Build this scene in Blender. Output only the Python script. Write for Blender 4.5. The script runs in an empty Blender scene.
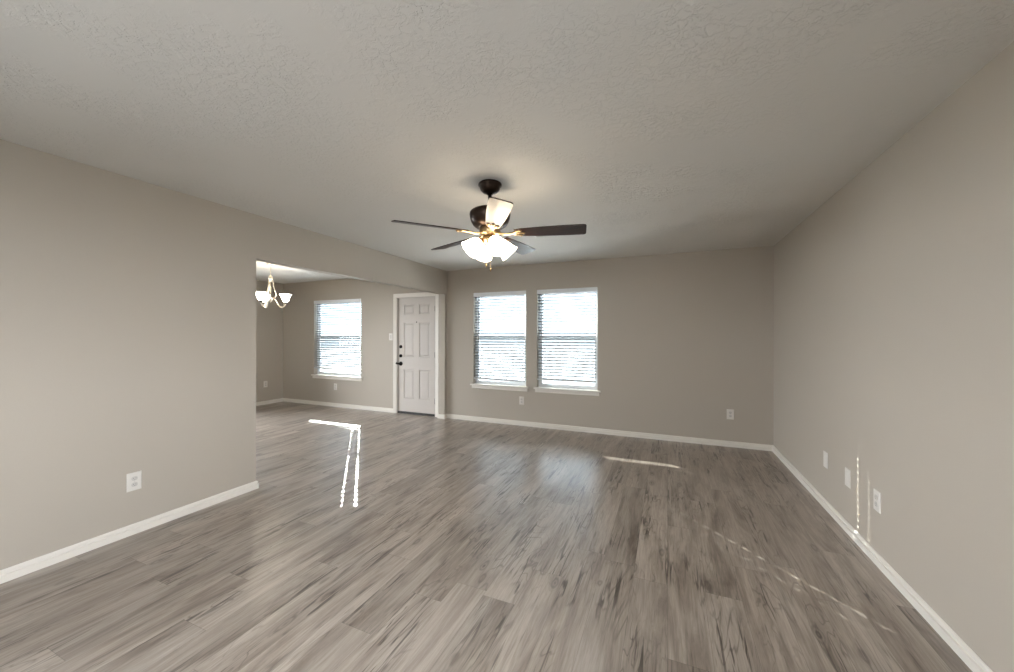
import bpy, bmesh, math, random
from mathutils import Vector, Matrix

# ------------------------------------------------------------------ dimensions (metres)
XL, XR, YB, CEIL = -3.373, 1.157, 5.356, 2.44      # partition face, right wall, window wall, ceiling height
XD, YR = -7.342, -2.2                              # dining end wall, rear wall (behind the camera)
WT = 0.14                                          # wall thickness
XP = XL - 0.115                                       # dining-side face of the partition
YO, YS, ZH = 2.205, 5.288, 2.05                    # opening in the partition: start, end, head height

scn = bpy.context.scene
COL = scn.collection

# ------------------------------------------------------------------ camera
cam_d = bpy.data.cameras.new('camera')
cam = bpy.data.objects.new('camera', cam_d)
COL.objects.link(cam)
cam_d.sensor_width = 36.0
cam_d.lens = 376.27 * 36.0 / 1014.0
cam_d.clip_start = 0.02
cam.matrix_world = (Matrix.Translation((0, 0, 1.3626)) @ Matrix.Rotation(0.40381, 4, 'Z')
                    @ Matrix.Rotation(math.pi / 2, 4, 'X') @ Matrix.Rotation(0.0015, 4, 'Z'))
scn.camera = cam

# ------------------------------------------------------------------ world, sun, exposure
world = bpy.data.worlds.new('sky')
scn.world = world
world.use_nodes = True
wn = world.node_tree.nodes
wl = world.node_tree.links
bgn = wn['Background']
# open sky: bright over the back garden (behind the camera), softer over the street side
tcw = wn.new('ShaderNodeTexCoord')
sepw = wn.new('ShaderNodeSeparateXYZ')
rampw = wn.new('ShaderNodeMapRange')
mixw = wn.new('ShaderNodeMix')
mixw.data_type = 'RGBA'
SKY_FRONT, SKY_BACK, SKY_SUNWARD = 4.5, 17.0, 10.0
mixw.inputs['A'].default_value = (0.98 * SKY_BACK, 0.965 * SKY_BACK, 1.03 * SKY_BACK, 1)
mixw.inputs['B'].default_value = (0.80 * SKY_FRONT, 0.93 * SKY_FRONT, 1.08 * SKY_FRONT, 1)
rampw.inputs['From Min'].default_value = 0.10
rampw.inputs['From Max'].default_value = 0.45
wl.new(tcw.outputs['Generated'], sepw.inputs[0])
wl.new(sepw.outputs['Y'], rampw.inputs['Value'])
wl.new(rampw.outputs[0], mixw.inputs['Factor'])
hiw = wn.new('ShaderNodeMapRange')                    # the sky grows brighter towards the sun's height
hiw.inputs['From Min'].default_value = 0.17
hiw.inputs['From Max'].default_value = 0.36
hiw.inputs['To Min'].default_value = 1.0
hiw.inputs['To Max'].default_value = SKY_SUNWARD
mulw = wn.new('ShaderNodeMix')
mulw.data_type = 'RGBA'
mulw.blend_type = 'MULTIPLY'
mulw.clamp_result = False
mulw.inputs['Factor'].default_value = 1.0
mulw.inputs['A'].default_value = mixw.inputs['B'].default_value
wl.new(sepw.outputs['Z'], hiw.inputs['Value'])
wl.new(hiw.outputs[0], mulw.inputs['B'])
wl.new(mulw.outputs['Result'], mixw.inputs['B'])
wl.new(mixw.outputs['Result'], bgn.inputs['Color'])
bgn.inputs['Strength'].default_value = 1.0

sun_d = bpy.data.lights.new('sun', 'SUN')
sun_d.energy = 42.0
sun_d.angle = math.radians(0.27)
sun_d.color = (1.0, 0.97, 0.92)
sun = bpy.data.objects.new('sun', sun_d)
COL.objects.link(sun)
SUN = Vector((0.96, -1.0, -0.62)).normalized()
sun.rotation_euler = SUN.to_track_quat('-Z', 'Y').to_euler()
sun.location = (-6, 12, 8)


def portal(name, x0, x1, z0, z1, y, into):
    """Sampling guide for the sky at a window opening; gives no light of its own."""
    d = bpy.data.lights.new(name, 'AREA')
    d.shape = 'RECTANGLE'
    d.size, d.size_y = x1 - x0, z1 - z0
    d.cycles.is_portal = True
    o = bpy.data.objects.new(name, d)
    COL.objects.link(o)
    o.location = ((x0 + x1) / 2, y, (z0 + z1) / 2)
    o.rotation_euler = Vector((0, into, 0)).to_track_quat('-Z', 'Y').to_euler()


WIN = [(-6.450, -5.235), (-2.876, -1.975), (-1.801, -0.906)]   # dining, left, right
WZ0, WZ1 = 0.595, 2.055
# unseen openings added to brighten the room, each (y0, y1, z0, z1): windows in the right wall and the near left wall,
# garden doors in the dining end wall
ADDED_RIGHT = (-1.5, 1.0, 0.75, 2.15)
ADDED_LEFT = (-1.9, 0.5, 0.75, 2.15)
ADDED_DINING = (1.6, 4.1, 0.05, 2.25)
ADDED_REAR = (-1.9, -0.3, 0.95, 2.1)                        # along X, also added, in the rear wall
YDR = 1.2                                             # rear wall of the dining area
for x0, x1 in WIN:
    portal('window_portal', x0, x1, WZ0, WZ1, YB + WT + 0.01, -1)
for (a, b, c, d), px, into in ((ADDED_RIGHT, XR + WT + 0.01, -1), (ADDED_LEFT, XP - 0.01, 1), (ADDED_DINING, XD - WT - 0.01, 1)):
    pd = bpy.data.lights.new('window_portal', 'AREA')
    pd.shape = 'RECTANGLE'
    pd.size, pd.size_y = d - c, b - a
    pd.cycles.is_portal = True
    po = bpy.data.objects.new('window_portal', pd)
    COL.objects.link(po)
    po.location = (px, (a + b) / 2, (c + d) / 2)
    po.rotation_euler = (0, -into * math.pi / 2, 0)

portal('window_portal', *ADDED_REAR, YR - WT - 0.01, 1)
scn.view_settings.view_transform = 'Standard'
scn.view_settings.look = 'None'
scn.view_settings.gamma = 1.0
scn.view_settings.exposure = 0.0
scn.view_settings.use_curve_mapping = False
scn.cycles.use_denoising = True
scn.cycles.max_bounces = 14
scn.cycles.diffuse_bounces = 8
scn.cycles.glossy_bounces = 4
scn.cycles.transparent_max_bounces = 16
scn.cycles.sample_clamp_indirect = 8.0
scn.cycles.blur_glossy = 0.5
scn.cycles.caustics_reflective = False
scn.cycles.caustics_refractive = False


# ------------------------------------------------------------------ materials
def new_mat(name):
    m = bpy.data.materials.new(name)
    m.use_nodes = True
    nt = m.node_tree
    return m, nt, nt.nodes, nt.links, nt.nodes['Principled BSDF']


def lin(r, g, b):
    f = lambda c: (c / 255 / 12.92) if c / 255 <= 0.04045 else ((c / 255 + 0.055) / 1.055) ** 2.4
    return (f(r), f(g), f(b), 1.0)


def scaled(c, k):
    return (min(1, c[0] * k), min(1, c[1] * k), min(1, c[2] * k), 1)


def plain(name, color, rough=0.5, metal=0.0, var=0.04, scale=30.0, bump=0.0, spec=0.5, coat=0.0):
    """Principled material with a little procedural tonal variation and optional fine bump."""
    m, nt, n, l, p = new_mat(name)
    tc = n.new('ShaderNodeTexCoord')
    nz = n.new('ShaderNodeTexNoise')
    nz.inputs['Scale'].default_value = scale
    nz.inputs['Detail'].default_value = 4
    l.new(tc.outputs['Object'], nz.inputs['Vector'])
    mix = n.new('ShaderNodeMix')
    mix.data_type = 'RGBA'
    mix.inputs['A'].default_value = scaled(color, 1 - var)
    mix.inputs['B'].default_value = scaled(color, 1 + var)
    l.new(nz.outputs['Fac'], mix.inputs['Factor'])
    l.new(mix.outputs['Result'], p.inputs['Base Color'])
    p.inputs['Roughness'].default_value = rough
    p.inputs['Metallic'].default_value = metal
    p.inputs['Specular IOR Level'].default_value = spec
    p.inputs['Coat Weight'].default_value = coat
    if bump:
        b = n.new('ShaderNodeBump')
        b.inputs['Strength'].default_value = bump
        b.inputs['Distance'].default_value = 0.002
        l.new(nz.outputs['Fac'], b.inputs['Height'])
        l.new(b.outputs['Normal'], p.inputs['Normal'])
    return m


WALL_C = (0.475, 0.430, 0.372, 1)
M_wall = plain('painted_drywall', WALL_C, 0.55, var=0.02, scale=160, bump=0.10, spec=0.3)
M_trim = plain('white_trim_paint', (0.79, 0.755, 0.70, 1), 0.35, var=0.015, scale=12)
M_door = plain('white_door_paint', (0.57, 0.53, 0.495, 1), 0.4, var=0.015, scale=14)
M_vinyl = plain('white_vinyl_frame', (0.80, 0.82, 0.84, 1), 0.35, var=0.01)
M_plate = plain('white_plastic_plate', (0.74, 0.71, 0.67, 1), 0.35, var=0.01)
M_slot = plain('slot_shade', (0.26, 0.245, 0.23, 1), 0.5)  # dark colour painted in for the shade inside slots and duct
M_socket = plain('socket_plastic', (0.60, 0.575, 0.545, 1), 0.35, var=0.01)
M_bronze = plain('oil_rubbed_bronze', (0.035, 0.022, 0.015, 1), 0.32, 0.85, var=0.3, scale=60)
M_brass = plain('antique_brass', (0.36, 0.25, 0.13, 1), 0.3, 0.9, var=0.25, scale=80)  # antique brass, the metal's own tone
M_black = plain('black_hardware', (0.012, 0.010, 0.009, 1), 0.35, 0.6, var=0.1)
M_steel = plain('hinge_metal', (0.03, 0.026, 0.022, 1), 0.4, 0.5, var=0.1)
M_thresh = plain('dark_threshold', (0.015, 0.012, 0.010, 1), 0.5, var=0.2)
M_nickel = plain('champagne_nickel', (0.78, 0.70, 0.58, 1), 0.3, 0.75, var=0.05)
M_bounce = plain('concrete_light_bounce', (0.72, 0.715, 0.70, 1), 0.9, var=0.10, scale=3)  # unseen near slab, kept pale to throw light onto the ceiling
M_asphalt = plain('street_asphalt', (0.15, 0.152, 0.155, 1), 0.9, var=0.2, scale=2)
M_paver = plain('exterior_pavers', (0.085, 0.083, 0.08, 1), 0.9, var=0.2, scale=5)
M_register = plain('register_white_enamel', (0.74, 0.73, 0.71, 1), 0.4, var=0.01)


def ceiling_material():
    m, nt, n, l, p = new_mat('knockdown_ceiling')
    tc = n.new('ShaderNodeTexCoord')
    a = n.new('ShaderNodeTexNoise')
    a.inputs['Scale'].default_value = 34
    a.inputs['Detail'].default_value = 5
    a.inputs['Roughness'].default_value = 0.62
    a.inputs['Distortion'].default_value = 0.6
    l.new(tc.outputs['Object'], a.inputs['Vector'])
    r = n.new('ShaderNodeValToRGB')
    r.color_ramp.elements[0].position = 0.47
    r.color_ramp.elements[1].position = 0.56
    l.new(a.outputs['Fac'], r.inputs[0])
    b = n.new('ShaderNodeTexNoise')
    b.inputs['Scale'].default_value = 2.2
    b.inputs['Detail'].default_value = 3
    l.new(tc.outputs['Object'], b.inputs['Vector'])
    mr = n.new('ShaderNodeMapRange')
    mr.inputs['From Min'].default_value = 0.40
    mr.inputs['From Max'].default_value = 0.62
    l.new(b.outputs['Fac'], mr.inputs['Value'])
    mu = n.new('ShaderNodeMath')
    mu.operation = 'MULTIPLY'
    l.new(r.outputs[0], mu.inputs[0])
    l.new(mr.outputs[0], mu.inputs[1])
    bp = n.new('ShaderNodeBump')
    bp.inputs['Strength'].default_value = 0.6
    bp.inputs['Distance'].default_value = 0.004
    l.new(mu.outputs[0], bp.inputs['Height'])
    l.new(bp.outputs['Normal'], p.inputs['Normal'])
    p.inputs['Base Color'].default_value = (0.68, 0.665, 0.635, 1)
    p.inputs['Roughness'].default_value = 0.8
    p.inputs['Specular IOR Level'].default_value = 0.2
    return m


def floor_material():
    """Rustic grey-brown vinyl planks running towards the window wall (along Y)."""
    m, nt, n, l, p = new_mat('vinyl_plank_floor')

    def math_(op, a=None, b=None, c=None):
        nd = n.new('ShaderNodeMath')
        nd.operation = op
        for i, v in enumerate((a, b, c)):
            if v is None:
                continue
            if isinstance(v, (int, float)):
                nd.inputs[i].default_value = v
            else:
                l.new(v, nd.inputs[i])
        return nd.outputs[0]

    def comb(x, y, z):
        nd = n.new('ShaderNodeCombineXYZ')
        for i, v in enumerate((x, y, z)):
            if isinstance(v, (int, float)):
                nd.inputs[i].default_value = v
            else:
                l.new(v, nd.inputs[i])
        return nd.outputs[0]

    def noise(vec, scale, detail=4, rough=0.55, dist=0.0):
        nd = n.new('ShaderNodeTexNoise')
        nd.inputs['Scale'].default_value = scale
        nd.inputs['Detail'].default_value = detail
        nd.inputs['Roughness'].default_value = rough
        nd.inputs['Distortion'].default_value = dist
        l.new(vec, nd.inputs['Vector'])
        return nd.outputs['Fac']

    def ramp(v, *stops):
        nd = n.new('ShaderNodeValToRGB')
        e = nd.color_ramp.elements
        while len(e) < len(stops):
            e.new(0.5)
        for k, (pos, c) in enumerate(stops):
            e[k].position = pos
            e[k].color = c if len(c) == 4 else (*c, 1)
        l.new(v, nd.inputs[0])
        return nd.outputs[0]

    def mixc(f, a, b, mode='MIX'):
        nd = n.new('ShaderNodeMix')
        nd.data_type = 'RGBA'
        nd.blend_type = mode
        for s, v in (('Factor', f), ('A', a), ('B', b)):
            if isinstance(v, (int, float)):
                nd.inputs[s].default_value = v
            elif isinstance(v, tuple):
                nd.inputs[s].default_value = v
            else:
                l.new(v, nd.inputs[s])
        return nd.outputs['Result']

    tc = n.new('ShaderNodeTexCoord')
    sp = n.new('ShaderNodeSeparateXYZ')
    l.new(tc.outputs['Object'], sp.inputs[0])
    X, Y = sp.outputs['X'], sp.outputs['Y']
    PW, PL = 0.178, 1.22
    u = math_('DIVIDE', X, PW)
    row = math_('FLOOR', u)
    wr = n.new('ShaderNodeTexWhiteNoise')
    wr.noise_dimensions = '1D'
    l.new(row, wr.inputs['W'])
    v = math_('ADD', math_('DIVIDE', Y, PL), wr.outputs['Value'])
    idx = math_('FLOOR', v)
    wp = n.new('ShaderNodeTexWhiteNoise')
    wp.noise_dimensions = '2D'
    l.new(comb(row, idx, 0), wp.inputs['Vector'])
    rnd = wp.outputs['Value']
    off = math_('MULTIPLY', rnd, 37.0)
    # soft streaky tone inside each plank
    v1 = comb(math_('MULTIPLY', X, 9.0), math_('MULTIPLY', Y, 1.2), off)
    tone = noise(v1, 1.0, 6, 0.62, 0.8)
    v2 = comb(math_('MULTIPLY', X, 95.0), math_('MULTIPLY', Y, 5.0), off)
    fine = noise(v2, 1.0, 5, 0.65, 0.3)
    # cathedral grain: thin contour lines of a stretched noise
    vg = comb(math_('MULTIPLY', X, 4.2), math_('MULTIPLY', Y, 0.62), math_('ADD', off, 5.0))
    gn = noise(vg, 1.0, 4, 0.55, 0.7)
    gl = math_('ABSOLUTE', math_('SUBTRACT', math_('FRACT', math_('MULTIPLY', gn, 17.0)), 0.5))
    v3m = comb(math_('MULTIPLY', X, 6.0), math_('MULTIPLY', Y, 1.5), math_('ADD', off, 3.0))
    crm = noise(v3m, 1.0, 3, 0.5, 0.4)
    grain = math_('MULTIPLY', ramp(gl, (0.0, (1, 1, 1)), (0.13, (0, 0, 0))), ramp(crm, (0.42, (0, 0, 0)), (0.60, (1, 1, 1))))
    # dark cracks: thin, long
    v3 = comb(math_('MULTIPLY', X, 44.0), math_('MULTIPLY', Y, 2.3), math_('ADD', off, 11.0))
    crk = noise(v3, 1.0, 3, 0.5, 1.2)
    # knots: rings around stretched cell centres
    vk = comb(math_('MULTIPLY', X, 7.5), math_('MULTIPLY', Y, 2.6), off)
    wob = noise(comb(math_('MULTIPLY', X, 9.0), math_('MULTIPLY', Y, 5.0), off), 1.0, 3)
    vo = n.new('ShaderNodeTexVoronoi')
    vo.inputs['Scale'].default_value = 1.0
    l.new(vk, vo.inputs['Vector'])
    kd = math_('ADD', vo.outputs['Distance'], math_('MULTIPLY', math_('SUBTRACT', wob, 0.5), 0.22))
    ring = math_('MULTIPLY_ADD', math_('SINE', math_('MULTIPLY', kd, 62.0)), 0.5, 0.5)
    kmask = ramp(kd, (0.03, (1, 1, 1)), (0.24, (0, 0, 0)))
    csp = n.new('ShaderNodeSeparateColor')
    l.new(vo.outputs['Color'], csp.inputs[0])
    ksel = math_('GREATER_THAN', csp.outputs[0], 0.50)
    km = math_('MULTIPLY', kmask, ksel)
    base = ramp(tone, (0.25, (0.150, 0.115, 0.092)), (0.40, (0.300, 0.250, 0.212)), (0.54, (0.410, 0.355, 0.308)), (0.74, (0.500, 0.445, 0.395)))
    base = mixc(0.75, base, ramp(fine, (0.30, (0.62, 0.60, 0.58)), (0.60, (1.0, 1.0, 1.0))), 'MULTIPLY')
    per = n.new('ShaderNodeMapRange')
    per.inputs['To Min'].default_value = 0.88
    per.inputs['To Max'].default_value = 1.10
    l.new(rnd, per.inputs['Value'])
    base = mixc(1.0, base, comb(per.outputs[0], per.outputs[0], per.outputs[0]), 'MULTIPLY')
    cmask = math_('MULTIPLY', ramp(crk, (0.56, (0, 0, 0)), (0.64, (1, 1, 1))), ramp(crm, (0.45, (0, 0, 0)), (0.58, (1, 1, 1))))
    base = mixc(math_('MULTIPLY', grain, 0.55), base, (0.075, 0.054, 0.042, 1))
    base = mixc(math_('MULTIPLY', cmask, 0.8), base, (0.040, 0.029, 0.023, 1))
    base = mixc(math_('MULTIPLY', km, math_('MULTIPLY_ADD', ring, 0.55, 0.25)), base, (0.040, 0.029, 0.023, 1))
    # seams
    fu = math_('FRACT', u)
    fv = math_('FRACT', v)
    su = math_('LESS_THAN', math_('MULTIPLY', math_('MINIMUM', fu, math_('SUBTRACT', 1.0, fu)), PW), 0.0010)
    sv = math_('LESS_THAN', math_('MULTIPLY', math_('MINIMUM', fv, math_('SUBTRACT', 1.0, fv)), PL), 0.0012)
    seam = math_('MAXIMUM', su, sv)
    base = mixc(math_('MULTIPLY', seam, 0.35), base, (0.035, 0.028, 0.023, 1))
    l.new(base, p.inputs['Base Color'])
    rr = n.new('ShaderNodeMapRange')
    rr.inputs['To Min'].default_value = 0.25
    rr.inputs['To Max'].default_value = 0.36
    l.new(fine, rr.inputs['Value'])
    l.new(rr.outputs[0], p.inputs['Roughness'])
    p.inputs['Specular IOR Level'].default_value = 1.0
    bp = n.new('ShaderNodeBump')
    bp.inputs['Strength'].default_value = 0.12
    bp.inputs['Distance'].default_value = 0.001
    l.new(math_('SUBTRACT', fine, math_('ADD', cmask, seam)), bp.inputs['Height'])
    l.new(bp.outputs['Normal'], p.inputs['Normal'])
    return m


def glass_material():
    m, nt, n, l, p = new_mat('window_glass')
    n.remove(p)
    t = n.new('ShaderNodeBsdfTransparent')
    t.inputs['Color'].default_value = (0.93, 0.96, 0.95, 1)
    g = n.new('ShaderNodeBsdfGlossy')
    g.inputs['Roughness'].default_value = 0.02
    fr = n.new('ShaderNodeFresnel')
    fr.inputs['IOR'].default_value = 1.3
    mx = n.new('ShaderNodeMixShader')
    l.new(fr.outputs[0], mx.inputs[0])
    l.new(t.outputs[0], mx.inputs[1])
    l.new(g.outputs[0], mx.inputs[2])
    l.new(mx.outputs[0], n['Material Output'].inputs['Surface'])
    return m


def screen_material():
    m, nt, n, l, p = new_mat('insect_screen_mesh')
    p.inputs['Base Color'].default_value = (0.09, 0.10, 0.11, 1)
    p.inputs['Roughness'].default_value = 0.8
    t = n.new('ShaderNodeBsdfTransparent')
    mx = n.new('ShaderNodeMixShader')
    mx.inputs[0].default_value = 0.62
    l.new(p.outputs[0], mx.inputs[1])
    l.new(t.outputs[0], mx.inputs[2])
    l.new(mx.outputs[0], n['Material Output'].inputs['Surface'])
    return m


def slat_material():
    m, nt, n, l, p = new_mat('white_vinyl_slats')
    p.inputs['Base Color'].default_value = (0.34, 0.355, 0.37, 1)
    p.inputs['Roughness'].default_value = 0.4
    t = n.new('ShaderNodeBsdfTranslucent')
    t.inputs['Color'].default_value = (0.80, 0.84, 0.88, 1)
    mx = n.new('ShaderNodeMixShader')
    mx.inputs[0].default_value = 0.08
    l.new(p.outputs[0], mx.inputs[1])
    l.new(t.outputs[0], mx.inputs[2])
    l.new(mx.outputs[0], n['Material Output'].inputs['Surface'])
    return m


def lamp_glass(name, color, strength):
    m, nt, n, l, p = new_mat(name)
    p.inputs['Base Color'].default_value = (0.85, 0.83, 0.78, 1)
    p.inputs['Roughness'].default_value = 0.35
    p.inputs['Emission Color'].default_value = color
    p.inputs['Emission Strength'].default_value = strength
    return m


def blade_material():
    m, nt, n, l, p = new_mat('dark_cherry_blade')
    tc = n.new('ShaderNodeTexCoord')
    mp = n.new('ShaderNodeMapping')
    mp.inputs['Scale'].default_value = (4, 60, 20)
    nz = n.new('ShaderNodeTexNoise')
    nz.inputs['Scale'].default_value = 1.0
    nz.inputs['Detail'].default_value = 5
    nz.inputs['Distortion'].default_value = 0.5
    l.new(tc.outputs['Object'], mp.inputs[0])
    l.new(mp.outputs[0], nz.inputs['Vector'])
    r = n.new('ShaderNodeValToRGB')
    r.color_ramp.elements[0].position = 0.3
    r.color_ramp.elements[0].color = (0.012, 0.005, 0.004, 1)
    r.color_ramp.elements[1].position = 0.75
    r.color_ramp.elements[1].color = (0.040, 0.014, 0.008, 1)
    l.new(nz.outputs['Fac'], r.inputs[0])
    l.new(r.outputs[0], p.inputs['Base Color'])
    p.inputs['Roughness'].default_value = 0.34
    p.inputs['Specular IOR Level'].default_value = 0.32
    return m


M_ceil = ceiling_material()
M_floor = floor_material()
M_glass = glass_material()
M_slat = slat_material()
M_screen = screen_material()
M_blade = blade_material()
M_fanglass = lamp_glass('lit_frosted_glass', (1.0, 0.84, 0.63, 1), 20.0)
M_changlass = lamp_glass('lit_alabaster_glass', (1.0, 0.90, 0.76, 1), 20.0)


# ------------------------------------------------------------------ mesh builder
class MB:
    def __init__(self):
        self.v, self.f, self.s = [], [], []

    def add(self, verts, faces, smooth=False, M=None):
        o = len(self.v)
        for p in verts:
            p = Vector(p)
            self.v.append(M @ p if M is not None else p)
        for q in faces:
            self.f.append([o + i for i in q])
            self.s.append(smooth)
        return self

    def box(self, x0, x1, y0, y1, z0, z1, M=None):
        v = [(x, y, z) for z in (z0, z1) for y in (y0, y1) for x in (x0, x1)]
        f = [(0, 2, 3, 1), (4, 5, 7, 6), (0, 1, 5, 4), (2, 6, 7, 3), (0, 4, 6, 2), (1, 3, 7, 5)]
        return self.add(v, f, False, M)

    def rbox(self, x0, x1, y0, y1, z0, z1, b, M=None):
        """Box whose edges are really bevelled."""
        bm = bmesh.new()
        bmesh.ops.create_cube(bm, size=1.0)
        bmesh.ops.transform(bm, matrix=Matrix.Translation(((x0 + x1) / 2, (y0 + y1) / 2, (z0 + z1) / 2))
                            @ Matrix.Diagonal((x1 - x0, y1 - y0, z1 - z0, 1)), verts=bm.verts)
        bmesh.ops.bevel(bm, geom=list(bm.edges), offset=b, segments=2, profile=0.5, affect='EDGES')
        bm.verts.index_update()
        self.add([v.co.copy() for v in bm.verts], [[v.index for v in f.verts] for f in bm.faces], False, M)
        bm.free()
        return self

    def lathe(self, prof, n=32, M=None, smooth=True):
        """prof: list of (r, z); r == 0 closes with a pole."""
        v, f, rings = [], [], []
        for r, z in prof:
            if r < 1e-6:
                rings.append([len(v)])
                v.append((0, 0, z))
            else:
                rings.append(list(range(len(v), len(v) + n)))
                v += [(r * math.cos(2 * math.pi * k / n), r * math.sin(2 * math.pi * k / n), z) for k in range(n)]
        for a, b in zip(rings, rings[1:]):
            for k in range(n):
                k2 = (k + 1) % n
                if len(a) == 1 and len(b) == 1:
                    continue
                if len(a) == 1:
                    f.append((a[0], b[k], b[k2]))
                elif len(b) == 1:
                    f.append((a[k], b[0], a[k2]))
                else:
                    f.append((a[k], b[k], b[k2], a[k2]))
        return self.add(v, f, smooth, M)

    def tube(self, pts, rad, n=10, M=None, flat=1.0, cap=True):
        pts = [Vector(p) for p in pts]
        rad = rad if isinstance(rad, (list, tuple)) else [rad] * len(pts)
        v, f = [], []
        up = Vector((0, 0, 1))
        prev = None
        for i, p in enumerate(pts):
            t = (pts[min(i + 1, len(pts) - 1)] - pts[max(i - 1, 0)]).normalized()
            if prev is None:
                a = t.cross(up if abs(t.z) < 0.95 else Vector((1, 0, 0))).normalized()
            else:
                a = (prev - t * prev.dot(t)).normalized()
            prev = a
            b = t.cross(a)
            for k in range(n):
                w = 2 * math.pi * k / n
                v.append(p + (a * math.cos(w) + b * math.sin(w) * flat) * rad[i])
        for i in range(len(pts) - 1):
            for k in range(n):
                k2 = (k + 1) % n
                f.append((i * n + k, i * n + k2, (i + 1) * n + k2, (i + 1) * n + k))
        if cap:
            f.append(tuple(range(n))[::-1])
            f.append(tuple(range((len(pts) - 1) * n, len(pts) * n)))
        return self.add(v, f, True, M)

    def torus(self, R, r, M=None, n=14, m=6, sx=1.0):
        v, f = [], []
        for i in range(n):
            a = 2 * math.pi * i / n
            for j in range(m):
                b = 2 * math.pi * j / m
                v.append(((R + r * math.cos(b)) * math.cos(a) * sx, (R + r * math.cos(b)) * math.sin(a), r * math.sin(b)))
        for i in range(n):
            for j in range(m):
                f.append((i * m + j, ((i + 1) % n) * m + j, ((i + 1) % n) * m + (j + 1) % m, i * m + (j + 1) % m))
        return self.add(v, f, True, M)

    def holed(self, us, vs, holes, t0, t1, fn, smooth=False):
        """Slab over the grid us x vs between t0 and t1 with the cells in holes left out (reveals included)."""
        us, vs = sorted(us), sorted(vs)
        idx, v, f = {}, [], []

        def vert(i, j, k):
            if (i, j, k) not in idx:
                idx[(i, j, k)] = len(v)
                v.append(fn(us[i], vs[j], (t0, t1)[k]))
            return idx[(i, j, k)]
        nu, nv = len(us) - 1, len(vs) - 1

        def solid(i, j):
            if not (0 <= i < nu and 0 <= j < nv):
                return False
            cu, cv = (us[i] + us[i + 1]) / 2, (vs[j] + vs[j + 1]) / 2
            return not any(a < cu < b and c < cv < d for a, b, c, d in holes)
        for i in range(nu):
            for j in range(nv):
                if not solid(i, j):
                    continue
                f.append([vert(i, j, 0), vert(i, j + 1, 0), vert(i + 1, j + 1, 0), vert(i + 1, j, 0)])
                f.append([vert(i, j, 1), vert(i + 1, j, 1), vert(i + 1, j + 1, 1), vert(i, j + 1, 1)])
                for di, dj, e in ((-1, 0, ((i, j), (i, j + 1))), (1, 0, ((i + 1, j + 1), (i + 1, j))),
                                  (0, -1, ((i + 1, j), (i, j))), (0, 1, ((i, j + 1), (i + 1, j + 1)))):
                    if not solid(i + di, j + dj):
                        (a, b), (c, d) = e
                        f.append([vert(a, b, 0), vert(a, b, 1), vert(c, d, 1), vert(c, d, 0)])
        return self.add(v, f, smooth)

    def build(self, name, mat, parent=None, loc=None):
        me = bpy.data.meshes.new(name)
        me.from_pydata([tuple(p) for p in self.v], [], self.f)
        bm = bmesh.new()
        bm.from_mesh(me)
        bmesh.ops.recalc_face_normals(bm, faces=bm.faces)
        bm.to_mesh(me)
        bm.free()
        me.polygons.foreach_set('use_smooth', self.s)
        me.materials.append(mat)
        me.update()
        if any(self.s) and not all(self.s):
            pass
        o = bpy.data.objects.new(name, me)
        COL.objects.link(o)
        if parent is not None:
            o.parent = parent
        if loc is not None:
            o.location = loc
        return o


def structure(o):
    o['kind'] = 'structure'
    return o


def tag(o, label, cat, group=None):
    o['label'] = label
    o['category'] = cat
    if group:
        o['group'] = group
    return o


def empty(name, loc, rotz=0.0):
    o = bpy.data.objects.new(name, None)
    o.empty_display_size = 0.1
    COL.objects.link(o)
    o.location = loc
    o.rotation_euler = (0, 0, rotz)
    return o


def dup(root, loc, rotz):
    """A copy of a thing with copies of its parts and sub-parts."""
    r = root.copy()
    COL.objects.link(r)
    r.location = loc
    r.rotation_euler = (0, 0, rotz)
    for ch in list(root.children):
        c = ch.copy()
        COL.objects.link(c)
        c.parent = r
        for g in list(ch.children):
            d = g.copy()
            COL.objects.link(d)
            d.parent = c
    return r


# ------------------------------------------------------------------ room shell
LSHAPE = dict(us=[XD - WT, XP, XR + WT], vs=[YR - WT, YDR - WT, YB + WT], holes=[(XD - WT, XP, YR - WT, YDR - WT)])
structure(MB().holed(t0=-0.15, t1=0.0, fn=lambda u, v, t: (u, v, t), **LSHAPE).build('floor', M_floor))
structure(MB().holed(t0=CEIL, t1=CEIL + 0.12, fn=lambda u, v, t: (u, v, t), **LSHAPE).build('ceiling', M_ceil))
structure(MB().holed([YR, ADDED_RIGHT[0], ADDED_RIGHT[1], YB], [0, ADDED_RIGHT[2], ADDED_RIGHT[3], CEIL], [ADDED_RIGHT], XR, XR + WT,
                     lambda u, v, t: (t, u, v)).build('wall_right', M_wall))
structure(MB().holed([YDR, ADDED_DINING[0], ADDED_DINING[1], YB], [0, ADDED_DINING[2], ADDED_DINING[3], CEIL], [ADDED_DINING], XD - WT, XD,
                     lambda u, v, t: (t, u, v)).build('wall_dining', M_wall))

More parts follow.
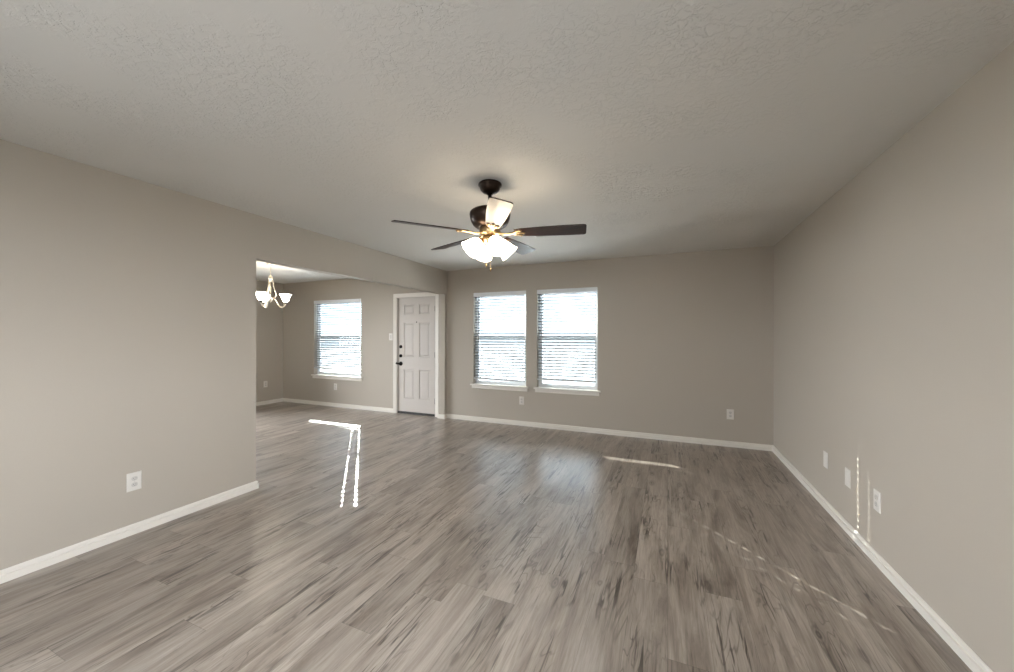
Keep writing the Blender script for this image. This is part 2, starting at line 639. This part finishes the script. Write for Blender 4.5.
DX0, DX1, DZ1 = -4.405, -3.595, 2.035               # entry door opening
holes = [(x0, x1, WZ0, WZ1) for x0, x1 in WIN] + [(DX0, DX1, -0.01, DZ1)]
us = [XD - WT, XR + WT] + [c for h in holes for c in h[:2]]
structure(MB().holed(us, [0, WZ0, DZ1, WZ1, CEIL], holes, YB, YB + WT, lambda u, v, t: (u, t, v)).build('wall_back', M_wall))
structure(MB().holed([XP, ADDED_REAR[0], ADDED_REAR[1], XR + WT], [0, ADDED_REAR[2], ADDED_REAR[3], CEIL], [ADDED_REAR], YR - WT, YR,
                     lambda u, v, t: (u, t, v)).build('wall_rear', M_wall))
structure(MB().box(XD - WT, XP, YDR - WT, YDR, 0, CEIL).build('wall_dining_rear', M_wall))
structure(MB().holed([YR, ADDED_LEFT[0], ADDED_LEFT[1], YO, YS, YB], [0, ADDED_LEFT[2], ZH, ADDED_LEFT[3], CEIL], [(YO, YS, -0.01, ZH), ADDED_LEFT], XP, XL, lambda u, v, t: (t, u, v)).build('wall_left', M_wall))


def sweep(path, name, prof, mat, side=1):
    """Profile (distance from wall, z) swept along a floor path; side picks which side of the path faces the room."""
    P = [Vector((x, y)) for x, y in path]
    nrm = []
    for a, b in zip(P, P[1:]):
        d = (b - a).normalized()
        nrm.append(Vector((-d.y, d.x)) * side)
    v, f = [], []
    m = len(prof)
    for i, p in enumerate(P):
        if i == 0:
            off = nrm[0]
        elif i == len(P) - 1:
            off = nrm[-1]
        else:
            s = nrm[i - 1] + nrm[i]
            off = s * (2.0 / s.length_squared)
        for d, z in prof:
            q = p + off * d
            v.append((q.x, q.y, z))
    for i in range(len(P) - 1):
        for k in range(m):
            k2 = (k + 1) % m
            f.append((i * m + k, i * m + k2, (i + 1) * m + k2, (i + 1) * m + k))
    f.append(tuple(range(m)))
    f.append(tuple(range((len(P) - 1) * m, len(P) * m))[::-1])
    return structure(MB().add(v, f).build(name, mat))


BASE = [(0, 0), (0.015, 0), (0.015, 0.040), (0.0145, 0.041), (0.0060, 0.0425), (0.0055, 0.0500),
        (0.0125, 0.0520), (0.0115, 0.062), (0.006, 0.068), (0.003, 0.070), (0, 0.070)]
CW = 0.068                                            # casing width
sweep([(XR, YR), (XR, YB), (XL, YB), (XL, YS), (XP, YS), (XP, YB)], 'baseboard_right', BASE, M_trim, 1)
sweep([(DX0 - CW, YB), (XD, YB), (XD, ADDED_DINING[1])], 'baseboard_dining', BASE, M_trim, 1)
sweep([(XP, YDR), (XP, YO), (XL, YO), (XL, YR)], 'baseboard_left', BASE, M_trim, 1)

# exterior ground: asphalt seen between the slats, unseen pale near slab bouncing light inside
structure(MB().box(-40, 40, YB + WT + 0.01, 11.4, -0.35, -0.20).build('ground', M_bounce))
structure(MB().box(-40, 40, 11.4, 60, -0.36, -0.22).build('ground', M_asphalt))
structure(MB().box(-40, XD - WT - 0.01, -40, YB + WT, -0.35, -0.20).build('ground', M_paver))
structure(MB().box(XR + WT + 0.01, 40, -40, YB + WT, -0.35, -0.20).build('ground', M_paver))
structure(MB().box(XD - WT, XP - 0.01, -40, YDR - WT - 0.01, -0.35, -0.20).build('ground', M_paver))


# ------------------------------------------------------------------ windows
def window(name, x0, x1, meet=1.345):
    y0, y1 = YB + 0.075, YB + WT
    fr = 0.024
    f = MB().holed([x0, x0 + fr, x1 - fr, x1], [WZ0, WZ0 + fr, WZ1 - fr, WZ1],
                   [(x0 + fr, x1 - fr, WZ0 + fr, WZ1 - fr)], y0, y1, lambda u, v, t: (u, t, v)).build(name, M_vinyl)
    structure(f)
    a, b = x0 + fr, x1 - fr
    s = 0.028
    for zz0, zz1, ya in ((WZ0 + fr, meet + 0.02, y0 + 0.008), (meet - 0.02, WZ1 - fr, y0 + 0.034)):
        sh = MB().holed([a, a + s, b - s, b], [zz0, zz0 + s, zz1 - s, zz1],
                        [(a + s, b - s, zz0 + s, zz1 - s)], ya, ya + 0.024,
                        lambda u, v, t: (u, t, v)).build('sash', M_vinyl, f)
        MB().box(a + s - 0.004, b - s + 0.004, ya + 0.010, ya + 0.014, zz0 + s - 0.004, zz1 - s + 0.004).build('pane', M_glass, sh)
    MB().box(a, b, y1 - 0.004, y1 - 0.002, WZ0 + fr, meet + 0.01).build('insect_screen', M_screen, f)
    # stool and apron
    st = MB()
    st.rbox(x0 - 0.045, x1 + 0.045, YB - 0.032, YB, WZ0 - 0.022, WZ0 + 0.002, 0.005)
    st.box(x0 + 0.001, x1 - 0.001, YB, y0, WZ0, WZ0 + 0.002)
    st.build('sill', M_trim, f)
    ap = MB()
    ap.rbox(x0 - 0.025, x1 + 0.025, YB - 0.014, YB, WZ0 - 0.072, WZ0 - 0.022, 0.004)
    ap.build('apron', M_trim, f)
    return f


for k, (x0, x1) in enumerate(WIN):
    window('window_%d' % (k + 1), x0, x1)

# unseen windows and glazed doors, added to let more daylight in
for k, (xa, (y0, y1, z0, z1)) in enumerate(((XR + 0.05, ADDED_RIGHT), (XP + 0.01, ADDED_LEFT), (XD - 0.11, ADDED_DINING))):
    ym = (y0 + y1) / 2
    f = MB().holed([y0, y0 + 0.05, ym - 0.03, ym + 0.03, y1 - 0.05, y1], [z0, z0 + 0.05, z1 - 0.05, z1],
                   [(y0 + 0.05, ym - 0.03, z0 + 0.05, z1 - 0.05), (ym + 0.03, y1 - 0.05, z0 + 0.05, z1 - 0.05)],
                   xa, xa + 0.06, lambda u, v, t: (t, u, v)).build('window_%d' % (k + 4), M_vinyl)
    structure(f)
    for a, b in ((y0 + 0.05, ym - 0.03), (ym + 0.03, y1 - 0.05)):
        MB().box(xa + 0.03, xa + 0.034, a - 0.005, b + 0.005, z0 + 0.045, z1 - 0.045).build('pane', M_glass, f)


x0, x1, z0, z1 = ADDED_REAR  # unseen rear window, added for its light
f = MB().holed([x0, x0 + 0.05, x1 - 0.05, x1], [z0, z0 + 0.05, z1 - 0.05, z1], [(x0 + 0.05, x1 - 0.05, z0 + 0.05, z1 - 0.05)],
               YR - 0.11, YR - 0.05, lambda u, v, t: (u, t, v)).build('window_7', M_vinyl)
structure(f)
MB().box(x0 + 0.045, x1 - 0.045, YR - 0.08, YR - 0.076, z0 + 0.045, z1 - 0.045).build('pane', M_glass, f)


# ------------------------------------------------------------------ window blinds
def blind(x0, x1, rail_l, rail_r, label):
    """Horizontal slat blind hung inside the reveal; slats tilted so the room edge is raised."""
    a, b = x0 + 0.006, x1 - 0.029
    ztop = WZ1 - 0.001
    root = empty('window_blind', ((x0 + x1) / 2, YB + 0.027, WZ0))
    tag(root, label, 'blind', 'white slat blinds in the window reveals')
    O = Vector(root.location)
    L = lambda x, y, z: (x - O.x, y - O.y, z - O.z)
    hd = MB()
    hd.rbox(a - O.x, x1 - 0.004 - O.x, -0.027, 0.027, ztop - 0.048 - O.z, ztop - O.z, 0.003)
    hd.build('headrail', M_vinyl, root)
    va = MB()
    va.rbox(a - O.x - 0.003, x1 - 0.003 - O.x, -0.0345, -0.0275, ztop - 0.062 - O.z, ztop - 0.002 - O.z, 0.002)
    va.build('valance', M_vinyl, root)
    rl = lambda x: rail_l + (rail_r - rail_l) * (x - a) / (b - a)
    # slats
    pitch, depth, th = 0.0445, 0.050, 0.0028
    tilt = math.radians(24)
    hx = [a + 0.105, b - 0.145]
    hw, hd2 = 0.0055, 0.006
    sl = MB()
    z = ztop - 0.075
    n_low = 0
    while True:
        zl, zr = z, z
        low_l, low_r = rl(a) + 0.022 + 0.0045 * 1, rl(b) + 0.022 + 0.0045
        if z < max(low_l, low_r):
            break
        us_ = [a, b] + [h + s * hw for h in hx for s in (-1, 1)]
        vs_ = [-depth / 2, -hd2, hd2, depth / 2]
        hol = [(h - hw, h + hw, -hd2, hd2) for h in hx]

        def fn(u, v, t, z=z):
            zz = z + 0.0022 * (1 - (2 * v / depth) ** 2) + t
            zz -= z
            return (u - O.x, v * math.cos(tilt) + zz * math.sin(tilt) * 0.0, z - v * math.sin(tilt) + zz - O.z)
        sl.holed(us_, vs_, hol, 0.0, th, fn)
        z -= pitch
    # slats bunched on the bottom rail follow its slope
    zl = 0.0
    for k in range(2):
        za, zb = rl(a) + 0.020 + 0.0055 * k, rl(b) + 0.020 + 0.0055 * k
        v = []
        for x, zz in ((a, za), (b, zb)):
            for y in (-depth / 2, depth / 2):
                for t in (0, th):
                    v.append((x - O.x, y, zz + t - O.z))
        sl.add(v, [(0, 1, 3, 2), (4, 6, 7, 5), (0, 4, 5, 1), (2, 3, 7, 6), (1, 5, 7, 3), (0, 2, 6, 4)])
    sl.build('slats', M_slat, root)
    # bottom rail
    v = []
    for x in (a, b):
        for y in (-0.026, 0.026):
            for t in (0.0, 0.018):
                v.append((x - O.x, y, rl(x) + t - O.z))
    MB().add(v, [(0, 1, 3, 2), (4, 6, 7, 5), (0, 4, 5, 1), (2, 3, 7, 6), (1, 5, 7, 3), (0, 2, 6, 4)]).build('bottom_rail', M_vinyl, root)
    for h in hx:
        lc = MB()
        for y in (-0.027, 0.027):
            lc.tube([L(h, O.y + y, ztop - 0.05), L(h, O.y + y, rl(h) + 0.010)], 0.0011, 5)
        lc.build('ladder_cord', M_vinyl, root)
    wd = MB()
    wx = a + 0.075
    wd.tube([L(wx, O.y - 0.040, ztop - 0.06), L(wx, O.y - 0.043, ztop - 0.75)], 0.004, 6)
    wd.build('tilt_wand', M_vinyl, root)
    return root


blind(*WIN[0], 0.722, 0.702, 'white slat blind in the dining area window beside the entry door')
blind(*WIN[1], 0.676, 0.654, 'white slat blind in the left window of the pair, its bottom rail sloping')
blind(*WIN[2], 0.708, 0.704, 'white slat blind in the right window of the pair, its bottom rail level')

# ------------------------------------------------------------------ entry door
dy = YB + 0.022                                       # face of the door slab
door = MB()
dx0, dx1, dz0, dz1 = DX0 + 0.016, DX1 - 0.016, 0.036, 2.022
st_, md = 0.115, 0.10
xm = (dx0 + dx1) / 2
cols = [(dx0 + st_, xm - md / 2), (xm + md / 2, dx1 - st_)]
rows = [(0.265, 0.775), (0.995, 1.590), (1.735, 1.905)]
pan = [(c0, c1, r0, r1) for c0, c1 in cols for r0, r1 in rows]
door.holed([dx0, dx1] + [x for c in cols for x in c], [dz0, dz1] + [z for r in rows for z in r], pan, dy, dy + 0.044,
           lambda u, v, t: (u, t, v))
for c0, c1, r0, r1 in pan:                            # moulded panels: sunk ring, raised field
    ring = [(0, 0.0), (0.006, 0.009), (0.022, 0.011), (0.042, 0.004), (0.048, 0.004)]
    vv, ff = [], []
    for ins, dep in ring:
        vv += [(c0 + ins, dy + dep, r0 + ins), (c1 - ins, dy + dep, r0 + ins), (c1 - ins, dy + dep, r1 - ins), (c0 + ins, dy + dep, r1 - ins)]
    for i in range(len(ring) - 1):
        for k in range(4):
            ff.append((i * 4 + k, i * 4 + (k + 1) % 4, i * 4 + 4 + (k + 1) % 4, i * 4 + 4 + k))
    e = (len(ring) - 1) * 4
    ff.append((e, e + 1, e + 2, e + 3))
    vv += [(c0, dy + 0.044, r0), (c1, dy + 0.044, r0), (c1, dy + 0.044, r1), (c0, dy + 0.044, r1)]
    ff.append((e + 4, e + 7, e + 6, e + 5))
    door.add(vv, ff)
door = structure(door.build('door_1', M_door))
# casing with a stepped profile, mitred at the head
cs = MB()
prof = [(0.0, 0.0), (0.0, 0.010), (0.010, 0.013), (0.040, 0.015), (0.055, 0.018), (CW, 0.018), (CW, 0.0)]
vv, ff = [], []
for kind in range(4):
    for d, t in prof:
        vv.append([(DX0 - d, YB - t, 0.0), (DX0 - d, YB - t, DZ1 + d), (DX1 + d, YB - t, DZ1 + d), (DX1 + d, YB - t, 0.0)][kind])
m_ = len(prof)
for i in range(3):
    for k in range(m_):
        ff.append((i * m_ + k, i * m_ + (k + 1) % m_, (i + 1) * m_ + (k + 1) % m_, (i + 1) * m_ + k))
ff += [tuple(range(m_)), tuple(range(3 * m_, 4 * m_))[::-1]]
cs.add(vv, ff)
cs.build('casing', M_trim, door)
jb = MB()
jb.box(DX0, DX0 + 0.014, YB, YB + WT, 0, DZ1)
jb.box(DX1 - 0.014, DX1, YB, YB + WT, 0, DZ1)
jb.box(DX0 + 0.014, DX1 - 0.014, YB, YB + WT, DZ1 - 0.011, DZ1)
jb.build('jamb', M_door, door)
MB().box(DX0 + 0.014, DX1 - 0.014, YB + 0.005, YB + WT, 0.0, 0.034).build('threshold', M_thresh, door)
RX = Matrix.Rotation(math.pi / 2, 4, 'X')             # lathe axis +z -> -y (into the room)
for zz in (1.172, 1.010):
    d = MB()
    d.lathe([(0, 0), (0.028, 0), (0.030, 0.006), (0.027, 0.013), (0.014, 0.016), (0.013, 0.026), (0, 0.028)], 24,
            Matrix.Translation((-4.335, dy, zz)) @ RX)
    if zz < 1.1:
        d.rbox(-4.341, -4.329, dy - 0.040, dy - 0.024, zz - 0.020, zz + 0.020, 0.003)
    d.build('deadbolt', M_black, door)
h = MB()
h.lathe([(0, 0), (0.035, 0), (0.037, 0.006), (0.034, 0.012), (0.016, 0.016), (0.014, 0.048), (0, 0.050)], 24,
        Matrix.Translation((-4.335, dy, 0.872)) @ RX)
h.tube([(-4.335, dy - 0.042, 0.872), (-4.355, dy - 0.048, 0.873), (-4.380, dy - 0.048, 0.875), (-4.398, dy - 0.044, 0.880)],
       [0.017, 0.016, 0.016, 0.020], 10)
h.build('door_handle', M_black, door)
p = MB()
p.lathe([(0, 0), (0.011, 0), (0.011, 0.004), (0.006, 0.005), (0.005, 0.003), (0, 0.003)], 16, Matrix.Translation((xm, dy, 1.600)) @ RX)
p.build('peephole', M_steel, door)
for zz in (1.825, 1.040, 0.255):
    hg = MB()
    hg.tube([(DX1 - 0.008, YB + 0.012, zz - 0.052), (DX1 - 0.008, YB + 0.012, zz + 0.052)], 0.0095, 10)
    hg.box(DX1 - 0.034, DX1 - 0.010, dy - 0.002, dy + 0.001, zz - 0.048, zz + 0.048)
    hg.build('hinge', M_steel, door)


# ------------------------------------------------------------------ wall plates (built facing -Y, lying on y = 0)
def plate_mesh(w=0.078, h=0.124):
    m = MB()
    b = 0.006
    vv, ff = [], []
    for ins, d in ((0, 0), (0, 0.003), (b, 0.0062)):
        vv += [(-w / 2 + ins, -d, -h / 2 + ins), (w / 2 - ins, -d, -h / 2 + ins), (w / 2 - ins, -d, h / 2 - ins), (-w / 2 + ins, -d, h / 2 - ins)]
    for i in range(2):
        for k in range(4):
            ff.append((i * 4 + k, i * 4 + (k + 1) % 4, i * 4 + 4 + (k + 1) % 4, i * 4 + 4 + k))
    ff += [(8, 9, 10, 11), (3, 2, 1, 0)]
    return m.add(vv, ff)


def make_outlet():
    root = empty('wall_outlet', (0, 0, 0))
    plate_mesh().build('cover_plate', M_plate, root)
    for zc in (0.0205, -0.0205):
        r = MB()
        prof = []
        for k in range(24):                           # rounded socket face with flat top and bottom
            a = 2 * math.pi * k / 24
            prof.append((0.0172 * math.cos(a), max(-0.0142, min(0.0142, 0.0172 * math.sin(a)))))
        n = len(prof)
        vv = [(x, -0.005, zc + z) for x, z in prof] + [(x * 0.97, -0.0085, zc + z * 0.97) for x, z in prof]
        ff = [(k, (k + 1) % n, n + (k + 1) % n, n + k) for k in range(n)] + [tuple(range(n, 2 * n))]
        r.add(vv, ff)
        so = r.build('socket', M_socket, root)
        s = MB()
        s.box(-0.0075, -0.0052, -0.0089, -0.0083, zc - 0.002, zc + 0.0065)
        s.box(0.0052, 0.0075, -0.0089, -0.0083, zc - 0.001, zc + 0.0060)
        s.lathe([(0, 0), (0.0025, 0), (0.0025, 0.0006), (0, 0.0006)], 10, Matrix.Translation((0, -0.0083, zc - 0.0075)) @ RX)
        s.build('slots', M_slot, so)
    sc = MB()
    sc.lathe([(0, 0), (0.0032, 0), (0.0028, 0.0012), (0, 0.0014)], 10, Matrix.Translation((0, -0.006, 0)) @ RX)
    sc.build('screw', M_socket, root)
    return root


def make_blank():
    root = empty('cable_plate', (0, 0, 0))
    plate_mesh().build('cover_plate', M_plate, root)
    for zc in (0.042, -0.042):
        sc = MB()
        sc.lathe([(0, 0), (0.0032, 0), (0.0028, 0.0012), (0, 0.0014)], 10, Matrix.Translation((0, -0.006, zc)) @ RX)
        sc.build('screw', M_socket, root)
    return root


EPS = 0.0004
R90 = math.pi / 2
outlets = [
    ((XL + EPS, 1.372, 0.360), R90, 'white outlet low on the near left wall, closest to the camera'),
    ((XD + EPS, 4.985, 0.400), R90, 'small white outlet on the far end wall of the dining area'),
    ((-5.871, YB - EPS, 0.382), 0.0, 'small white outlet below the dining area window'),
    ((-2.043, YB - EPS, 0.380), 0.0, 'white outlet below the pair of windows'),
    ((0.711, YB - EPS, 0.400), 0.0, 'white outlet on the back wall near the right corner'),
    ((XR - EPS, 2.945, 0.378), -R90, 'white outlet on the right wall beside the slanting dots of sunlight'),
]
o0 = make_outlet()
for k, (loc, rz, lab) in enumerate(outlets):
    o = o0 if k == 0 else dup(o0, loc, rz)
    o.location, o.rotation_euler = loc, (0, 0, rz)
    tag(o, lab, 'outlet', 'white electrical outlets low on the walls')
c0_ = make_blank()
for k, (loc, rz, lab) in enumerate([
        ((XR - EPS, 3.745, 0.383), -R90, 'blank white wall plate on the right wall, nearest the back corner'),
        ((XR - EPS, 3.345, 0.378), -R90, 'blank white wall plate on the right wall, middle one of three plates')]):
    o = c0_ if k == 0 else dup(c0_, loc, rz)
    o.location, o.rotation_euler = loc, (0, 0, rz)
    tag(o, lab, 'wall plate', 'blank plates on the right wall')
sw = empty('light_switch', (-4.538, YB - EPS, 1.345))
tag(sw, 'white light switch on the wall left of the entry door', 'light switch')
plate_mesh().build('cover_plate', M_plate, sw)
t = MB()
t.add([(-0.016, -0.006, -0.033), (0.016, -0.006, -0.033), (0.016, -0.006, 0.033), (-0.016, -0.006, 0.033),
       (-0.015, -0.007, -0.032), (0.015, -0.007, -0.032), (0.015, -0.0105, 0.032), (-0.015, -0.0105, 0.032)],
      [(0, 1, 5, 4), (1, 2, 6, 5), (2, 3, 7, 6), (3, 0, 4, 7), (4, 5, 6, 7), (3, 2, 1, 0)])
t.build('rocker', M_socket, sw)

# ------------------------------------------------------------------ ceiling register
rg = empty('ceiling_register', (-1.165, 3.80, CEIL), 0.0)
tag(rg, 'white louvred air vent on the ceiling behind the fan', 'air vent')
W, D = 0.31, 0.16
fr = MB()
fr.holed([-W / 2, -W / 2 + 0.024, W / 2 - 0.024, W / 2], [-D / 2, -D / 2 + 0.024, D / 2 - 0.024, D / 2],
         [(-W / 2 + 0.024, W / 2 - 0.024, -D / 2 + 0.024, D / 2 - 0.024)], -0.009, -0.0004, lambda u, v, t: (u, v, t))
fr.build('frame', M_register, rg)
lv = MB()
for k in range(7):
    y = -0.048 + k * 0.016
    lv.box(-W / 2 + 0.02, W / 2 - 0.02, -0.0012, 0.0012, -0.007, 0.007, Matrix.Translation((0, y, -0.0085)) @ Matrix.Rotation(math.radians(38), 4, 'X'))
lv.build('louvres', M_register, rg)
MB().box(-W / 2 + 0.02, W / 2 - 0.02, -D / 2 + 0.02, D / 2 - 0.02, -0.0015, -0.0005).build('duct_shade_sheet', M_slot, rg)  # dark sheet standing in for the shaded duct above the louvres
lev = MB()
lev.rbox(W / 2 - 0.030, W / 2 - 0.018, -0.012, 0.012, -0.026, -0.006, 0.002)
lev.build('damper_lever', M_black, rg)


# ------------------------------------------------------------------ ceiling fan (local z = 0 at the ceiling)
def ease(pts, n=6):
    """Catmull-Rom through the points."""
    pts = [Vector(p) for p in pts]
    P = [pts[0]] + pts + [pts[-1]]
    out = []
    for i in range(1, len(P) - 2):
        for k in range(n):
            t = k / n
            a, b, c, d = P[i - 1], P[i], P[i + 1], P[i + 2]
            out.append(0.5 * ((2 * b) + (c - a) * t + (2 * a - 5 * b + 4 * c - d) * t * t + (3 * b - a - 3 * c + d) * t ** 3))
    out.append(pts[-1])
    return out


FX, FY = -1.158, 2.400
fan = empty('ceiling_fan', (FX, FY, CEIL))
tag(fan, 'dark five blade ceiling fan with four lit frosted glass shades', 'ceiling fan')
ZB = -0.366                                           # blade plane
MB().lathe([(0, 0), (0.079, 0), (0.083, -0.006), (0.083, -0.016), (0.076, -0.021), (0.073, -0.030), (0.066, -0.048), (0.050, -0.064),
            (0.030, -0.072), (0.020, -0.075), (0.018, -0.082), (0, -0.082)], 40).build('canopy', M_bronze, fan)
MB().lathe([(0, -0.07), (0.0125, -0.07), (0.0125, -0.155), (0.024, -0.158), (0.027, -0.175), (0.020, -0.182), (0, -0.182)], 24).build('downrod', M_bronze, fan)
MB().lathe([(0, -0.176), (0.045, -0.178), (0.100, -0.186), (0.132, -0.196), (0.143, -0.208), (0.145, -0.222), (0.140, -0.250), (0.132, -0.272),
            (0.118, -0.296), (0.096, -0.312), (0.080, -0.316), (0, -0.316)], 48).build('motor_housing', M_bronze, fan)
MB().lathe([(0, -0.314), (0.072, -0.314), (0.075, -0.326), (0.075, -0.356), (0.066, -0.366), (0.050, -0.378), (0, -0.378)], 40).build('flywheel_hub', M_brass, fan)
YAW = 0.40381
for k in range(5):
    ang = YAW + math.radians(-10 + 72 * k)
    Rz = Matrix.Rotation(ang, 4, 'Z')
    pit = Matrix.Rotation(math.radians(-12.5), 4, 'X')   # clockwise edge raised
    Mb = Rz @ Matrix.Translation((0, 0, ZB + 0.012)) @ pit
    # blade outline
    pts = []
    r0, r1 = 0.175, 0.668
    for i in range(15):
        t = i / 14
        r = r0 + (r1 - 0.022 - r0) * t
        wd = 0.046 + 0.022 * math.sin(min(1, t * 1.15) * math.pi / 2)
        pts.append((r, wd))
    for i in range(1, 7):
        a = math.pi / 2 * i / 6
        pts.append((r1 - 0.022 + 0.022 * math.sin(a), pts[14][1] - 0.022 + 0.022 * math.cos(a)))
    out = pts + [(x, -y) for x, y in reversed(pts)]
    n = len(out)
    bl = MB()
    vv = [(x, y, -0.003) for x, y in out] + [(x, y, 0.003) for x, y in out]
    ff = [(i, (i + 1) % n, n + (i + 1) % n, n + i) for i in range(n)]
    m2 = n // 2
    for i in range(m2 - 1):
        a, b, c, d = i, i + 1, n - 2 - i, n - 1 - i
        ff.append((a, d, c, b))
        ff.append((n + a, n + b, n + c, n + d))
    bl.add([Mb @ Vector(p_) for p_ in vv], ff)
    b_ = bl.build('blade', M_blade, fan)
    ir = MB()
    arm = ease([(0.060, 0, -0.004), (0.105, 0, -0.016), (0.150, 0, -0.013), (0.185, 0, -0.008)], 5)
    ir.tube([Rz @ Matrix.Translation((0, 0, ZB + 0.018)) @ p_ for p_ in arm], [0.018] * len(arm), 10, flat=0.45)
    for sy in (-1, 0, 1):                             # trefoil fingers under the blade
        fin = ease([(0.165, 0, -0.009), (0.195, sy * 0.022, -0.0075), (0.232 + 0.02 * (sy == 0), sy * 0.036, -0.0065)], 5)
        ir.tube([Mb @ p_ for p_ in fin], [0.013] * (len(fin) - 3) + [0.014, 0.012, 0.006], 8, flat=0.40)
        ir.lathe([(0, -0.006), (0.005, -0.005), (0.006, 0)], 10, Mb @ Matrix.Translation((0.222 + 0.02 * (sy == 0), sy * 0.033, -0.010)))
    ir.build('blade_iron', M_brass, fan)
# light kit
MB().lathe([(0, -0.376), (0.040, -0.378), (0.058, -0.386), (0.062, -0.400), (0.056, -0.416), (0.040, -0.430), (0.030, -0.446), (0.024, -0.462),
            (0.012, -0.472), (0.006, -0.480), (0, -0.482)], 36).build('light_fitter', M_brass, fan)
for k in range(4):
    ang = YAW + math.radians(23 + 90 * k)
    Rz = Matrix.Rotation(ang, 4, 'Z')
    dirv = Vector((math.sin(math.radians(47)), 0, -math.cos(math.radians(47))))
    s0 = Vector((0.072, 0, -0.408))                   # neck of the shade
    am = MB()
    pth = ease([(0.045, 0, -0.398), (0.062, 0, -0.398), (0.070, 0, -0.402), tuple(s0)], 5)
    am.tube([Rz @ p_ for p_ in pth], 0.009, 10)
    q_ = Vector((0, 0, 1)).rotation_difference(dirv).to_matrix().to_4x4()
    T = Rz @ Matrix.Translation(s0) @ q_
    am.lathe([(0, -0.012), (0.016, -0.012), (0.024, -0.002), (0.027, 0.010), (0.027, 0.018), (0, 0.018)], 20, T)
    am.build('lamp_arm', M_brass, fan)
    sh = MB()
    outp = [(0.026, 0.008), (0.033, 0.015), (0.043, 0.029), (0.050, 0.047), (0.055, 0.066), (0.059, 0.085), (0.064, 0.101), (0.069, 0.111)]
    inn = [(r - 0.0035, z) for r, z in reversed(outp)]
    sh.lathe(outp + inn + [outp[0]], 32, T)
    so = sh.build('glass_shade', M_fanglass, fan)
    bu = MB()
    bu.lathe([(0, 0.018), (0.012, 0.020), (0.014, 0.036), (0.024, 0.054), (0.027, 0.066), (0.023, 0.080), (0.012, 0.088), (0, 0.090)], 20, T)
    bu.build('bulb', M_fanglass, so)
for sx, sy, ln in ((0.016, -0.022, 0.155), (-0.022, -0.012, 0.115)):
    pc = MB()
    nb = int(ln / 0.006)
    for i in range(nb):
        pc.lathe([(0, -0.0026), (0.0019, -0.0014), (0.0019, 0.0014), (0, 0.0026)], 6, Matrix.Translation((sx, sy, -0.452 - i * 0.006)))
    pc.lathe([(0, 0), (0.004, -0.003), (0.0055, -0.014), (0.003, -0.024), (0, -0.026)], 10, Matrix.Translation((sx, sy, -0.452 - nb * 0.006)))
    pc.build('pull_chain', M_brass, fan)

# ------------------------------------------------------------------ chandelier (local z = 0 at the ceiling)
CX, CY = -5.493, 3.803
ch = empty('chandelier', (CX, CY, CEIL))
tag(ch, 'pale metal chandelier with upturned lit glass bell shades in the dining area', 'chandelier')
MB().lathe([(0, 0), (0.062, 0), (0.064, -0.006), (0.055, -0.016), (0.030, -0.024), (0.010, -0.030), (0, -0.030)], 32).build('canopy', M_nickel, ch)
cn = MB()
z = -0.040
k = 0
while z > -0.165:
    M_ = Matrix.Translation((0, 0, z)) @ Matrix.Rotation(R90 * (k % 2), 4, 'Z') @ Matrix.Rotation(R90, 4, 'X')
    cn.torus(0.0085, 0.0022, M_ @ Matrix.Diagonal((0.75, 1.45, 1, 1)))
    z -= 0.019
    k += 1
cn.build('chain', M_nickel, ch)
MB().lathe([(0, -0.160), (0.008, -0.164), (0.012, -0.176), (0.024, -0.190), (0.032, -0.208), (0.030, -0.226), (0.020, -0.238), (0.012, -0.246),
            (0.010, -0.300), (0.012, -0.400), (0.010, -0.480), (0.020, -0.500), (0.030, -0.520), (0.028, -0.540), (0.014, -0.556), (0.008, -0.572), (0, -0.580)],
           24).build('centre_column', M_nickel, ch)
for k in range(3):
    ang = YAW + math.radians(26 + 120 * k)
    Rz = Matrix.Rotation(ang, 4, 'Z')
    sc_ = MB()
    pth = ease([(0.012, 0, -0.232), (0.034, 0, -0.262), (0.040, 0, -0.320), (0.062, 0, -0.400), (0.074, 0, -0.450), (0.060, 0, -0.495), (0.022, 0, -0.515)], 6)
    sc_.tube([Rz @ p_ for p_ in pth], 0.0075, 8)
    sc_.build('scroll_strap', M_nickel, ch)
    ar = MB()
    pth = ease([(0.020, 0, -0.520), (0.052, 0, -0.522), (0.085, 0, -0.575), (0.120, 0, -0.640), (0.160, 0, -0.645), (0.190, 0, -0.612), (0.197, 0, -0.580)], 6)
    ar.tube([Rz @ p_ for p_ in pth], 0.0078, 8)
    T = Rz @ Matrix.Translation((0.197, 0, -0.582))
    ar.lathe([(0, 0), (0.010, 0), (0.016, 0.006), (0.030, 0.012), (0.032, 0.018), (0.020, 0.022), (0, 0.022)], 20, T)
    ar.build('arm', M_nickel, ch)
    so_ = MB()
    so_.lathe([(0, -0.012), (0.018, -0.012), (0.022, 0.000), (0.020, 0.016), (0, 0.016)], 16, T)
    so_.build('lamp_cup', M_bronze, ch)
    outp = [(0.022, 0.020), (0.031, 0.024), (0.040, 0.036), (0.049, 0.060), (0.056, 0.086), (0.064, 0.108), (0.076, 0.126), (0.083, 0.133)]
    inn = [(r - 0.0035, z_ + 0.001) for r, z_ in reversed(outp)]
    sh = MB()
    sh.lathe(outp + inn + [outp[0]], 32, T)
    s_ = sh.build('glass_shade', M_changlass, ch)
    bu = MB()
    bu.lathe([(0, 0.022), (0.012, 0.024), (0.013, 0.040), (0.019, 0.056), (0.022, 0.070), (0.018, 0.084), (0, 0.090)], 16, T)
    bu.build('bulb', M_changlass, s_)
